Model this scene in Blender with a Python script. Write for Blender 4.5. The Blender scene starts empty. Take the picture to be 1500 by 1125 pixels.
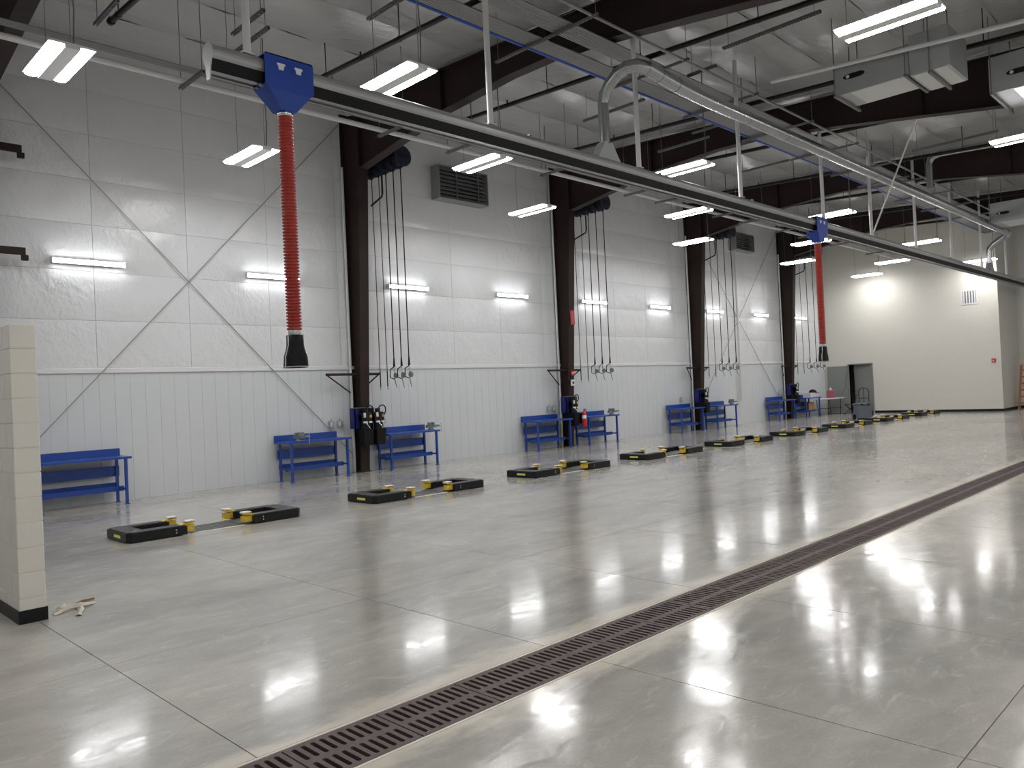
import bpy, bmesh, math, random
from mathutils import Vector, Matrix
random.seed(7)
sc = bpy.context.scene
COL = sc.collection
PI = math.pi
# ------------------------------------------------------------------ camera
CAMH = 1.65
yaw, pit, rol = math.radians(44.9037), math.radians(0.6363), math.radians(-2.662)
fw = Vector((math.cos(pit)*math.cos(yaw), math.cos(pit)*math.sin(yaw), math.sin(pit)))
rt = fw.cross(Vector((0, 0, 1))).normalized(); up = rt.cross(fw)
r2 = math.cos(rol)*rt + math.sin(rol)*up
u2 = -math.sin(rol)*rt + math.cos(rol)*up
cam = bpy.data.cameras.new('camera'); camo = bpy.data.objects.new('camera', cam); COL.objects.link(camo)
cam.sensor_width = 36.0; cam.lens = 1143.18*36/1500; cam.clip_end = 200; cam.clip_start = 0.05
camo.matrix_world = Matrix(((r2.x, u2.x, -fw.x, 0), (r2.y, u2.y, -fw.y, 0), (r2.z, u2.z, -fw.z, CAMH), (0, 0, 0, 1)))
sc.camera = camo
# ------------------------------------------------------------------ world, exposure
w = bpy.data.worlds.new('world'); sc.world = w; w.use_nodes = True
w.node_tree.nodes['Background'].inputs[0].default_value = (0.6, 0.65, 0.7, 1)
w.node_tree.nodes['Background'].inputs[1].default_value = 0.05
vs = sc.view_settings
vs.view_transform = 'Standard'; vs.look = 'None'; vs.gamma = 1; vs.exposure = 0.63; vs.use_curve_mapping = False
CEIL_LAMP = 39.0      # radiance of the hanging light bars
WALL_LAMP = 25.0      # radiance of the wall strips

# ------------------------------------------------------------------ materials
MATS = {}
def mat(name, col, rough=0.5, metal=0.0, spec=0.5, bump=None, var=None, coat=0.0):
    """bump=(scale, strength, distance); var=(scale, amount) -> noise driven colour variation"""
    if name in MATS: return MATS[name]
    m = bpy.data.materials.new(name); m.use_nodes = True; MATS[name] = m
    nt = m.node_tree; b = nt.nodes['Principled BSDF']
    b.inputs['Base Color'].default_value = (*col, 1); b.inputs['Roughness'].default_value = rough
    b.inputs['Metallic'].default_value = metal; b.inputs['Specular IOR Level'].default_value = spec
    if coat: b.inputs['Coat Weight'].default_value = coat; b.inputs['Coat Roughness'].default_value = 0.1
    if bump or var:
        g = nt.nodes.new('ShaderNodeNewGeometry')
    if var:
        n = nt.nodes.new('ShaderNodeTexNoise'); n.inputs['Scale'].default_value = var[0]; n.inputs['Detail'].default_value = 5
        nt.links.new(g.outputs['Position'], n.inputs['Vector'])
        mx = nt.nodes.new('ShaderNodeMix'); mx.data_type = 'RGBA'
        a = var[1]
        mx.inputs[6].default_value = (*[c*(1-a) for c in col], 1); mx.inputs[7].default_value = (*[min(1, c*(1+a)) for c in col], 1)
        nt.links.new(n.outputs[0], mx.inputs[0]); nt.links.new(mx.outputs[2], b.inputs['Base Color'])
    if bump:
        n = nt.nodes.new('ShaderNodeTexNoise'); n.inputs['Scale'].default_value = bump[0]; n.inputs['Detail'].default_value = 4
        nt.links.new(g.outputs['Position'], n.inputs['Vector'])
        bp = nt.nodes.new('ShaderNodeBump'); bp.inputs['Strength'].default_value = bump[1]; bp.inputs['Distance'].default_value = bump[2]
        nt.links.new(n.outputs[0], bp.inputs['Height']); nt.links.new(bp.outputs[0], b.inputs['Normal'])
    return m

def emat(name, col, s):
    m = bpy.data.materials.new(name); m.use_nodes = True; MATS[name] = m
    b = m.node_tree.nodes['Principled BSDF']
    b.inputs['Base Color'].default_value = (0.8, 0.8, 0.8, 1)
    b.inputs['Emission Color'].default_value = (*col, 1); b.inputs['Emission Strength'].default_value = s
    return m

def concrete():
    m = bpy.data.materials.new('polished_concrete'); m.use_nodes = True; MATS['concrete'] = m
    nt = m.node_tree; L = nt.links.new; b = nt.nodes['Principled BSDF']
    g = nt.nodes.new('ShaderNodeNewGeometry')
    def noise(sc_, det=6, ro=0.6, vec=None, dist=0.0):
        n = nt.nodes.new('ShaderNodeTexNoise'); n.inputs['Scale'].default_value = sc_; n.inputs['Detail'].default_value = det
        n.inputs['Roughness'].default_value = ro; n.inputs['Distortion'].default_value = dist
        L(vec or g.outputs['Position'], n.inputs['Vector']); return n
    mp = nt.nodes.new('ShaderNodeMapping'); mp.inputs['Scale'].default_value = (0.5, 1.1, 1); mp.inputs['Rotation'].default_value = (0, 0, 0.15)
    L(g.outputs['Position'], mp.inputs['Vector'])
    n1 = noise(0.55, 5, 0.6, mp.outputs[0], 0.6); n2 = noise(3.0, 8, 0.68, mp.outputs[0], 0.4); n3 = noise(60, 3)
    a = nt.nodes.new('ShaderNodeMath'); a.operation = 'MULTIPLY_ADD'; a.inputs[1].default_value = 0.65
    L(n1.outputs[0], a.inputs[0])
    a2 = nt.nodes.new('ShaderNodeMath'); a2.operation = 'MULTIPLY'; a2.inputs[1].default_value = 0.35
    L(n2.outputs[0], a2.inputs[0]); L(a2.outputs[0], a.inputs[2])
    cr = nt.nodes.new('ShaderNodeValToRGB')
    e = cr.color_ramp.elements
    e[0].position = 0.37; e[0].color = (0.335, 0.325, 0.298, 1); e[1].position = 0.63; e[1].color = (0.56, 0.54, 0.485, 1)
    L(a.outputs[0], cr.inputs[0])
    mx = nt.nodes.new('ShaderNodeMix'); mx.data_type = 'RGBA'; mx.blend_type = 'MULTIPLY'; mx.inputs[0].default_value = 0.25
    L(cr.outputs[0], mx.inputs[6]); L(n3.outputs[0], mx.inputs[7])
    # fine worn streaks
    n6 = noise(5.5, 9, 0.75, mp.outputs[0], 1.2)
    r6 = nt.nodes.new('ShaderNodeMapRange'); r6.inputs[1].default_value = 0.54; r6.inputs[2].default_value = 0.72; r6.inputs[4].default_value = 0.38
    L(n6.outputs[0], r6.inputs[0])
    m6 = nt.nodes.new('ShaderNodeMix'); m6.data_type = 'RGBA'; m6.inputs[7].default_value = (0.70, 0.67, 0.60, 1)
    L(r6.outputs[0], m6.inputs[0]); L(mx.outputs[2], m6.inputs[6])
    # bleached cement haze left along both sides of the drain
    sp = nt.nodes.new('ShaderNodeSeparateXYZ'); L(g.outputs['Position'], sp.inputs[0])
    d1_ = nt.nodes.new('ShaderNodeMath'); d1_.operation = 'SUBTRACT'; d1_.inputs[1].default_value = 3.26; L(sp.outputs['Y'], d1_.inputs[0])
    d2_ = nt.nodes.new('ShaderNodeMath'); d2_.operation = 'ABSOLUTE'; L(d1_.outputs[0], d2_.inputs[0])
    d3_ = nt.nodes.new('ShaderNodeMath'); d3_.operation = 'MULTIPLY_ADD'; d3_.inputs[1].default_value = -0.55; L(n2.outputs[0], d3_.inputs[0]); L(d2_.outputs[0], d3_.inputs[2])
    r7 = nt.nodes.new('ShaderNodeMapRange'); r7.inputs[1].default_value = 0.0; r7.inputs[2].default_value = 0.16; r7.inputs[3].default_value = 0.75; r7.inputs[4].default_value = 0.0
    L(d3_.outputs[0], r7.inputs[0])
    m7 = nt.nodes.new('ShaderNodeMix'); m7.data_type = 'RGBA'; m7.inputs[7].default_value = (0.66, 0.615, 0.52, 1)
    L(r7.outputs[0], m7.inputs[0]); L(m6.outputs[2], m7.inputs[6]); L(m7.outputs[2], b.inputs['Base Color'])
    rr = nt.nodes.new('ShaderNodeMapRange'); rr.inputs[1].default_value = 0.35; rr.inputs[2].default_value = 0.7
    rr.inputs[3].default_value = 0.06; rr.inputs[4].default_value = 0.22
    n8 = noise(9, 8, 0.7, mp.outputs[0], 0.8)
    L(n8.outputs[0], rr.inputs[0]); L(rr.outputs[0], b.inputs['Roughness'])
    b.inputs['Specular IOR Level'].default_value = 0.5
    n4 = noise(1.7, 4, 0.55, None, 0.3)
    bp = nt.nodes.new('ShaderNodeBump'); bp.inputs['Strength'].default_value = 0.055; bp.inputs['Distance'].default_value = 0.02
    n5 = noise(14, 3, 0.5, mp.outputs[0], 0.5)
    b2 = nt.nodes.new('ShaderNodeBump'); b2.inputs['Strength'].default_value = 0.02; b2.inputs['Distance'].default_value = 0.006
    L(n4.outputs[0], bp.inputs['Height']); L(n5.outputs[0], b2.inputs['Height']); L(bp.outputs[0], b2.inputs['Normal']); L(b2.outputs[0], b.inputs['Normal'])
    return m
concrete()

def vinyl(name, col, sx, st, rough=0.38, big=2.2, fine=1.0):
    """wrinkled vinyl facing of the insulation"""
    m = bpy.data.materials.new(name); m.use_nodes = True; MATS[name] = m
    nt = m.node_tree; L = nt.links.new; b = nt.nodes['Principled BSDF']
    b.inputs['Base Color'].default_value = (*col, 1); b.inputs['Roughness'].default_value = rough
    g = nt.nodes.new('ShaderNodeNewGeometry')
    mp = nt.nodes.new('ShaderNodeMapping'); mp.inputs['Scale'].default_value = sx; mp.inputs['Rotation'].default_value = (0.2, 0.25, 0.1)
    L(g.outputs['Position'], mp.inputs['Vector'])
    n1 = nt.nodes.new('ShaderNodeTexNoise'); n1.inputs['Scale'].default_value = big; n1.inputs['Detail'].default_value = 5
    n1.inputs['Roughness'].default_value = 0.5; n1.inputs['Distortion'].default_value = 1.4
    try: n1.noise_type = 'RIDGED_MULTIFRACTAL'
    except Exception: pass
    L(mp.outputs[0], n1.inputs['Vector'])
    n2 = nt.nodes.new('ShaderNodeTexNoise'); n2.inputs['Scale'].default_value = 9; n2.inputs['Detail'].default_value = 3; n2.inputs['Distortion'].default_value = 0.8
    L(mp.outputs[0], n2.inputs['Vector'])
    n3 = nt.nodes.new('ShaderNodeTexNoise'); n3.inputs['Scale'].default_value = 0.6
    L(g.outputs['Position'], n3.inputs['Vector'])
    ad = nt.nodes.new('ShaderNodeMath'); ad.operation = 'MULTIPLY_ADD'; ad.inputs[1].default_value = 0.6
    fi = nt.nodes.new('ShaderNodeMath'); fi.operation = 'MULTIPLY'; fi.inputs[1].default_value = fine; L(n2.outputs[0], fi.inputs[0])
    L(n1.outputs[0], ad.inputs[0]); L(fi.outputs[0], ad.inputs[2])
    mu = nt.nodes.new('ShaderNodeMath'); mu.operation = 'MULTIPLY'; L(ad.outputs[0], mu.inputs[0])
    mr = nt.nodes.new('ShaderNodeMapRange'); mr.inputs[1].default_value = 0.35; mr.inputs[2].default_value = 0.65; mr.inputs[3].default_value = 0.35; mr.inputs[4].default_value = 1.0
    L(n3.outputs[0], mr.inputs[0]); L(mr.outputs[0], mu.inputs[1])
    bp = nt.nodes.new('ShaderNodeBump'); bp.inputs['Strength'].default_value = st; bp.inputs['Distance'].default_value = 0.04
    L(mu.outputs[0], bp.inputs['Height']); L(bp.outputs[0], b.inputs['Normal'])
    return m
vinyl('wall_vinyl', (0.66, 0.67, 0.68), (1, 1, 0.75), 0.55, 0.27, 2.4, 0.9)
vinyl('roof_vinyl', (0.42, 0.42, 0.415), (0.8, 1.3, 1), 1.0, 0.20, 1.1, 0.25)  # same white vinyl as the wall; dim roof's shade put into the colour
def brickmat(name, col, bw, bh, plane):
    m = bpy.data.materials.new(name); m.use_nodes = True; MATS[name] = m
    nt = m.node_tree; L = nt.links.new; b = nt.nodes['Principled BSDF']
    g = nt.nodes.new('ShaderNodeNewGeometry'); sp = nt.nodes.new('ShaderNodeSeparateXYZ'); cb = nt.nodes.new('ShaderNodeCombineXYZ')
    L(g.outputs['Position'], sp.inputs[0]); L(sp.outputs['Y' if plane == 'x' else 'X'], cb.inputs[0]); L(sp.outputs['Z'], cb.inputs[1])
    br = nt.nodes.new('ShaderNodeTexBrick'); br.inputs['Scale'].default_value = 1; br.inputs['Mortar Size'].default_value = 0.005
    br.inputs['Brick Width'].default_value = bw; br.inputs['Row Height'].default_value = bh
    br.inputs['Color1'].default_value = (*col, 1); br.inputs['Color2'].default_value = (*[c*0.985 for c in col], 1); br.inputs['Mortar'].default_value = (*[c*0.96 for c in col], 1)
    L(cb.outputs[0], br.inputs['Vector']); L(br.outputs[0], b.inputs['Base Color']); b.inputs['Roughness'].default_value = 0.55
    bp = nt.nodes.new('ShaderNodeBump'); bp.inputs['Strength'].default_value = 0.25; bp.inputs['Distance'].default_value = 0.004; bp.invert = True
    L(br.outputs[1], bp.inputs['Height']); L(bp.outputs[0], b.inputs['Normal'])
    return m
brickmat('cream_block_wall', (0.62, 0.605, 0.545), 0.4, 0.2, 'x')
brickmat('cream_block_return', (0.62, 0.605, 0.545), 0.4, 0.2, 'y')
mat('cream_block', (0.74, 0.72, 0.64), 0.5, bump=(45, 0.25, 0.004), var=(3, 0.03))
mat('joint_fill', (0.16, 0.155, 0.14), 0.8)
mat('mortar', (0.74, 0.725, 0.66), 0.7)
mat('base_black', (0.006, 0.006, 0.007), 0.5, spec=0.3)
mat('liner', (0.58, 0.60, 0.61), 0.38, var=(0.7, 0.03))
mat('white_trim', (0.66, 0.67, 0.67), 0.4)
mat('brown_steel', (0.022, 0.012, 0.010), 0.65, spec=0.3, bump=(20, 0.1, 0.003), var=(4, 0.3))
mat('station_blue', (0.006, 0.012, 0.12), 0.4)
mat('blue_paint', (0.007, 0.050, 0.28), 0.32, var=(6, 0.12), coat=0.2)
mat('blue_dark', (0.003, 0.005, 0.03), 0.4)
mat('trolley_blue', (0.006, 0.045, 0.30), 0.5, var=(8, 0.1))
mat('blue_pipe', (0.015, 0.055, 0.33), 0.4)
mat('black_paint', (0.005, 0.005, 0.006), 0.42, spec=0.35)
mat('black_rubber', (0.004, 0.004, 0.0045), 0.6, spec=0.25)
mat('dark_top', (0.022, 0.022, 0.024), 0.45)
mat('yellow', (0.62, 0.42, 0.035), 0.42)
mat('label_yellow', (0.65, 0.62, 0.12), 0.5)
mat('white_pad', (0.75, 0.75, 0.70), 0.5)
mat('alu', (0.38, 0.38, 0.375), 0.36, metal=0.55)
mat('galv', (0.40, 0.415, 0.425), 0.24, metal=0.85, bump=(14, 0.15, 0.004), var=(9, 0.12))
mat('galv_sheet', (0.42, 0.44, 0.44), 0.42, metal=0.5, var=(5, 0.08))
mat('conduit', (0.27, 0.275, 0.275), 0.42, metal=0.5)
mat('strut', (0.17, 0.17, 0.17), 0.5, metal=0.4)
mat('white_pipe', (0.60, 0.60, 0.59), 0.45)
mat('housing', (0.72, 0.72, 0.72), 0.45)
mat('red_hose', (0.34, 0.028, 0.018), 0.5)
mat('thin_hose', (0.06, 0.012, 0.010), 0.5)
mat('brace_steel', (0.28, 0.28, 0.28), 0.5, metal=0.3)
mat('chrome', (0.75, 0.75, 0.75), 0.18, metal=1.0)
mat('vise_grey', (0.20, 0.22, 0.22), 0.4, metal=0.4)
mat('grate_iron', (0.088, 0.064, 0.056), 0.6, bump=(60, 0.3, 0.002), var=(3, 0.25))
mat('channel_dark', (0.02, 0.018, 0.017), 0.8)
mat('worn_concrete', (0.60, 0.56, 0.48), 0.5, bump=(30, 0.15, 0.003), var=(2.5, 0.14))
mat('track_plate', (0.13, 0.13, 0.132), 0.4, metal=0.3, var=(10, 0.2))
mat('light_edge', (0.62, 0.61, 0.55), 0.5)
mat('red', (0.50, 0.02, 0.015), 0.4)
mat('white_plastic', (0.7, 0.7, 0.7), 0.45)
mat('grey_door', (0.22, 0.23, 0.225), 0.45)
mat('grey_plastic', (0.10, 0.12, 0.14), 0.5)
mat('cardboard', (0.42, 0.24, 0.07), 0.8)
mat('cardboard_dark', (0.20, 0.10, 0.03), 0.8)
mat('pink', (0.36, 0.085, 0.13), 0.45, var=(25, 0.5))
mat('wood_orange', (0.36, 0.15, 0.07), 0.6, var=(12, 0.35))
mat('louver', (0.28, 0.29, 0.285), 0.45, metal=0.3)
mat('louver_blade', (0.16, 0.17, 0.175), 0.45, metal=0.3)
mat('dark_gap', (0.02, 0.02, 0.02), 0.8)
mat('paper', (0.62, 0.58, 0.50), 0.8, var=(30, 0.25))
mat('brass', (0.6, 0.36, 0.08), 0.3, metal=0.8)
mat('cord', (0.12, 0.12, 0.12), 0.6)
mat('roof_deck', (0.5, 0.5, 0.5), 0.7)
emat('lens_lit', (1.0, 0.982, 0.985), CEIL_LAMP)
emat('strip_lit', (0.98, 0.985, 1.0), WALL_LAMP)

# ------------------------------------------------------------------ mesh building
class MB:
    def __init__(s): s.v = []; s.f = []; s.sm = []
    def add(s, vs, fs, smooth=False):
        o = len(s.v); s.v += [tuple(p) for p in vs]
        for f in fs: s.f.append(tuple(i+o for i in f)); s.sm.append(smooth)
        return s
    def box(s, x0, x1, y0, y1, z0, z1):
        return s.add([(x0,y0,z0),(x1,y0,z0),(x1,y1,z0),(x0,y1,z0),(x0,y0,z1),(x1,y0,z1),(x1,y1,z1),(x0,y1,z1)],
              [(3,2,1,0),(4,5,6,7),(0,1,5,4),(1,2,6,5),(2,3,7,6),(3,0,4,7)])
    def bbox(s, x0, x1, y0, y1, z0, z1, b):
        """box with chamfered vertical and top edges"""
        P = [(x0+b,y0),(x1-b,y0),(x1,y0+b),(x1,y1-b),(x1-b,y1),(x0+b,y1),(x0,y1-b),(x0,y0+b)]
        cx, cy = (x0+x1)/2, (y0+y1)/2
        sx, sy = ((x1-x0)/2-b)/((x1-x0)/2), ((y1-y0)/2-b)/((y1-y0)/2)
        v = [(x,y,z0) for x,y in P]+[(x,y,z1-b) for x,y in P]+[(cx+(x-cx)*sx, cy+(y-cy)*sy, z1) for x,y in P]
        f = [tuple(range(7,-1,-1)), tuple(range(16,24))]
        for r in (0, 8):
            for i in range(8): j=(i+1)%8; f.append((r+i,r+j,r+8+j,r+8+i))
        return s.add(v, f)
    def prism(s, poly, ax, a0, a1):
        """extrude 2-D polygon along axis ax (0:x poly=(y,z), 1:y poly=(x,z), 2:z poly=(x,y))"""
        n = len(poly)
        def P(p, a):
            return (a,p[0],p[1]) if ax==0 else (p[0],a,p[1]) if ax==1 else (p[0],p[1],a)
        v = [P(p,a0) for p in poly]+[P(p,a1) for p in poly]
        f = [tuple(range(n)), tuple(range(2*n-1,n-1,-1))]+[(i,n+i,n+(i+1)%n,(i+1)%n) for i in range(n)]
        return s.add(v, f)
    def tube(s, pts, r, n=8, cap=True, smooth=True):
        pts = [Vector(p) for p in pts]; rs = r if isinstance(r, (list, tuple)) else [r]*len(pts)
        rings = []; prev = None
        for i, p in enumerate(pts):
            d = (pts[min(i+1,len(pts)-1)]-pts[max(i-1,0)]).normalized()
            if prev is None:
                a = Vector((0,0,1)) if abs(d.z) < 0.9 else Vector((1,0,0))
                u = d.cross(a).normalized()
            else:
                u = (prev-d*prev.dot(d)).normalized()
            prev = u; v_ = d.cross(u)
            rings.append([p+rs[i]*(math.cos(2*PI*k/n)*u+math.sin(2*PI*k/n)*v_) for k in range(n)])
        v = [q for R in rings for q in R]; f = []
        for i in range(len(pts)-1):
            for k in range(n):
                f.append((i*n+k, i*n+(k+1)%n, (i+1)*n+(k+1)%n, (i+1)*n+k))
        s.add(v, f, smooth)
        if cap:
            s.add(rings[0], [tuple(range(n-1,-1,-1))]); s.add(rings[-1], [tuple(range(n))])
        return s
    def cyl(s, p, q, r, n=12, r2=None): return s.tube([p, q], [r, r if r2 is None else r2], n)
    def lathe(s, prof, n=24, c=(0,0)):
        """profile (r,z) about vertical axis through c"""
        v = [(c[0]+r*math.cos(2*PI*k/n), c[1]+r*math.sin(2*PI*k/n), z) for r, z in prof for k in range(n)]
        f = [(i*n+k, i*n+(k+1)%n, (i+1)*n+(k+1)%n, (i+1)*n+k) for i in range(len(prof)-1) for k in range(n)]
        return s.add(v, f, True)
    def mesh(s, name, m):
        me = bpy.data.meshes.new(name); me.from_pydata(s.v, [], s.f)
        me.polygons.foreach_set('use_smooth', s.sm); me.materials.append(MATS[m]); me.update()
        bm = bmesh.new(); bm.from_mesh(me); bmesh.ops.recalc_face_normals(bm, faces=bm.faces); bm.to_mesh(me); bm.free()
        return me
    def build(s, name, m, parent=None, loc=None):
        return link(name, s.mesh(name, m), parent, loc)
def link(name, me, parent=None, loc=None, rz=None):
    o = bpy.data.objects.new(name, me); COL.objects.link(o)
    if parent is not None: o.parent = parent
    if loc is not None: o.location = loc
    if rz is not None: o.rotation_euler = (0, 0, rz)
    return o
def tag(o, label=None, cat=None, group=None, kind=None):
    if label: o['label'] = label
    if cat: o['category'] = cat
    if group: o['group'] = group
    if kind: o['kind'] = kind
    return o
def thing(name, label, cat, loc=(0,0,0), rz=0, group=None):
    o = bpy.data.objects.new(name, None); COL.objects.link(o); o.location = loc; o.rotation_euler = (0,0,rz); o.empty_display_size = 0.1
    return tag(o, label, cat, group)
def copy_tree(o, parent=None):
    c = o.copy(); COL.objects.link(c); c.parent = parent
    for ch in list(o.children): copy_tree(ch, c)
    return c
def dup(o, loc, label, rz=None):
    c = copy_tree(o); c.location = loc
    if rz is not None: c.rotation_euler = (0,0,rz)
    c['label'] = label; return c
def struct(name, mb, m, parent=None, loc=None): return tag(mb.build(name, m, parent, loc), kind='structure')
ORD = ['first','second','third','fourth','fifth','sixth','seventh','eighth','ninth','tenth','eleventh','twelfth','thirteenth','fourteenth','fifteenth','sixteenth']
W = 15.3; XE = 36.0; XB = 39.0; X0 = -6.0; Y0 = -7.0
COLX = [3.0+7.2*i for i in range(5)]       # frame lines 3.0 .. 31.8
def roofz(y): return 8.25-0.053*(14-y)

# ------------------------------------------------------------------ floor: sawn slabs
YD0, YD1 = 3.05, 3.47; ES = 0.02
fl = struct('floor', MB().box(X0, XB, Y0, W, -0.33, -0.301).box(X0, XB, Y0, YD0-ES, -0.30, -0.0062).box(X0, XB, YD1+ES, W, -0.30, -0.0062), 'joint_fill')
xs = [X0, -4.0, -2.1, -0.2, 1.70, 3.69, 5.49]
while xs[-1] < XB-2: xs.append(round(xs[-1]+1.9, 3))
xs.append(XB)
ys = [(Y0, -3.4), (-3.4, 1.05), (1.05, YD0-ES), (YD1+ES, 5.5), (5.5, 9.95), (9.95, W)]
for (a, b) in ys:
    cache = {}
    for i in range(len(xs)-1):
        L_ = round(xs[i+1]-xs[i], 3)
        if L_ not in cache:
            g = 0.003
            cache[L_] = MB().box(g, L_-g, a+g, b-g, -0.006, 0.0).mesh('slab', 'concrete')
        link('slab', cache[L_], fl, (xs[i], 0, 0))
# trench drain
dr = thing('trench_drain', 'long trench drain covered by brown cast iron slotted grates in the concrete floor', 'drain', (0, 0, 0))
for a, b in ((YD0-ES, YD0), (YD1, YD1+ES)):
    MB().box(X0, XB-0.3, a+0.002, b, -0.30, -0.0005).build('edge_strip', 'worn_concrete', dr)
MB().box(X0, XB-0.3, YD0+0.01, YD1-0.01, -0.298, -0.27).build('channel_bottom', 'channel_dark', dr)
def grate_mesh():
    g = MB(); Lg, Wg, th = 0.532, YD1-YD0-0.012, 0.03
    n = 10; mx = 0.016; cw = (Lg-2*mx)/n; my = 0.018; mid = 0.020
    rowh = (Wg-2*my-mid)/2
    def q(x0,x1,y0,y1): g.add([(x0,y0,0),(x1,y0,0),(x1,y1,0),(x0,y1,0)], [(0,1,2,3)])
    q(0,Lg,0,my); q(0,Lg,Wg-my,Wg); q(mx,Lg-mx,my+rowh,my+rowh+mid); q(0,mx,my,Wg-my); q(Lg-mx,Lg,my,Wg-my)
    for r in range(2):
        yb = my+r*(rowh+mid)
        for i in range(n):
            xa = mx+i*cw; cx = xa+cw/2; hw = 0.0125; y0s, y1s = yb+0.012+hw, yb+rowh-0.012-hw
            ring = [(cx+hw*math.cos(t), y1s+hw*math.sin(t)) for t in (0, PI/4, PI/2, 3*PI/4, PI)]+[(cx+hw*math.cos(t), y0s+hw*math.sin(t)) for t in (PI, 5*PI/4, 3*PI/2, 7*PI/4, 2*PI)]
            xb_ = xa+cw; yt = yb+rowh
            out = [(xb_,y1s),(xb_,yt),(cx,yt),(xa,yt),(xa,y1s),(xa,y0s),(xa,yb),(cx,yb),(xb_,yb),(xb_,y0s)]
            v = [(x,y,0) for x,y in out]+[(x,y,0) for x,y in ring]+[(x,y,-th) for x,y in ring]
            f = []
            for k in range(10):
                j = (k+1)%10; f.append((k,j,10+j,10+k)); f.append((10+k,10+j,20+j,20+k))
            g.add(v, f)
    g.add([(0,0,0),(Lg,0,0),(Lg,Wg,0),(0,Wg,0),(0,0,-th),(Lg,0,-th),(Lg,Wg,-th),(0,Wg,-th)], [(0,1,5,4),(1,2,6,5),(2,3,7,6),(3,0,4,7)])
    me = bpy.data.meshes.new('grate'); me.from_pydata(g.v, [], g.f); me.materials.append(MATS['grate_iron']); return me
gm = grate_mesh()
for i in range(80):
    x = 2.35+0.54*(i-14)
    if x > XB-1.2: break
    link('grate', gm, dr, (x, YD0+0.006, -0.001))

# ------------------------------------------------------------------ left wall: liner panels below, insulation above
wl = struct('wall_left', MB().box(X0, XB, W+0.06, W+0.16, 0, 8.6).box(1.77, XE, W+0.0045, W+0.06, 0, 2.355), 'liner')
pm = MB().prism([(0.001, 0.004),(0.003,0.0),(0.267,0),(0.269,0.004)], 2, 0.0, 2.36).mesh('liner_panel', 'liner')
nP = int((XE-1.77)/0.27)+1
for i in range(nP):
    x = 1.77+0.27*i+0.0
    if x+0.27 > XE: break
    link('liner_panel', pm, wl, (x, W, 0))
struct('trim_1', MB().prism([(W-0.03,2.355),(W-0.03,2.43),(W-0.004,2.445),(W+0.06,2.445),(W+0.06,2.355)], 0, 1.77, XE-0.002), 'white_trim')
zs = [2.445, 3.31, 4.2, 5.05, 5.87, 6.7, 7.5, 8.36]
def sheet(Lx, Lz, bul, name, m, seed):
    """insulation sheet, local x 0..Lx, z 0..Lz, facing -y, pillowed with fine folds"""
    rnd = random.Random(seed); nx, nz = 14, 9; g = MB(); v = []
    ph = [rnd.uniform(0, 6.28) for _ in range(6)]; sl = rnd.uniform(-0.8, 0.8)
    for j in range(nz+1):
        for i in range(nx+1):
            u, t = i/nx, j/nz
            e = min(1, 5*min(u, 1-u))*min(1, 4*min(t, 1-t))
            d = bul*(e**0.5)+0.006*e*math.sin(9*u+3*sl*t+ph[0])*math.sin(5*t+ph[1])+0.004*e*math.sin(22*(u+sl*t)+ph[2])
            v.append((0.003+u*(Lx-0.006), -d, 0.002+t*(Lz-0.004)))
    f = [(j*(nx+1)+i, j*(nx+1)+i+1, (j+1)*(nx+1)+i+1, (j+1)*(nx+1)+i) for j in range(nz) for i in range(nx)]
    g.add(v, f, True)
    g.add([(0.003,0,0.002),(Lx-0.003,0,0.002),(Lx-0.003,0,Lz-0.002),(0.003,0,Lz-0.002),(0.003,0.05,0.002),(Lx-0.003,0.05,0.002),(Lx-0.003,0.05,Lz-0.002),(0.003,0.05,Lz-0.002)],
          [(0,1,5,4),(1,2,6,5),(2,3,7,6),(3,0,4,7),(7,6,5,4)])
    return g.mesh(name, m)
xv = [4.733+1.715*i for i in range(-4, 19)]
for j in range(len(zs)-1):
    ms = [sheet(1.715, zs[j+1]-zs[j], 0.014, 'insulation_sheet', 'wall_vinyl', 10*j+k) for k in range(3)]
    for i, x in enumerate(xv):
        if x+1.715 > XE+0.01: continue
        link('insulation_sheet', ms[(i*2+j) % 3], wl, (x, W+0.004, zs[j]))
xl = xv[-1] if xv[-1]+1.715 > XE else xv[-1]+1.715
xl = max(x+1.715 for x in xv if x+1.715 <= XE+0.01)
for j in range(len(zs)-1):
    link('insulation_sheet', sheet(XE-xl, zs[j+1]-zs[j], 0.014, 'insulation_sheet', 'wall_vinyl', 70+j), wl, (xl, W+0.004, zs[j]))
# other walls of the hall
struct('wall_right', MB().box(X0, XB, Y0-0.2, Y0, 0, 8.0), 'white_trim')
struct('wall_near', MB().box(X0-0.2, X0, Y0, W, 0, 8.6), 'white_trim')
# far block wall with door opening
DY0, DY1, DZ = 13.2, 14.2, 2.19
wf = MB(); wf.box(XE, XE+0.2, 8.17, DY0, 0, 8.35); wf.box(XE, XE+0.2, DY1, W+0.06, 0, 8.35); wf.box(XE, XE+0.2, DY0, DY1, DZ, 8.35)
struct('wall_far', wf, 'cream_block_wall')
struct('wall_return', MB().box(XE+0.2, XB, 8.17, 8.37, 0, 8.35), 'cream_block_return')
struct('wall_end', MB().box(XB, XB+0.2, Y0, 8.37, 0, 8.35), 'cream_block_wall')
we = thing('wall_end_lining', 'white insulation sheet high on the end wall behind the wooden ladder', 'wall lining', (XB-0.012, 0, 2.42))
for k in range(5):
    MB().bbox(0, 0.011, 8.03-1.72*(k+1)+0.005, 8.03-1.72*k, 0, 5.3, 0.004).build('insulation_sheet', 'wall_vinyl', we)
struct('wall_corridor', MB().box(XB-0.9, XB-0.8, 8.37, W+0.06, 0, 8.3), 'grey_door')
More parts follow.
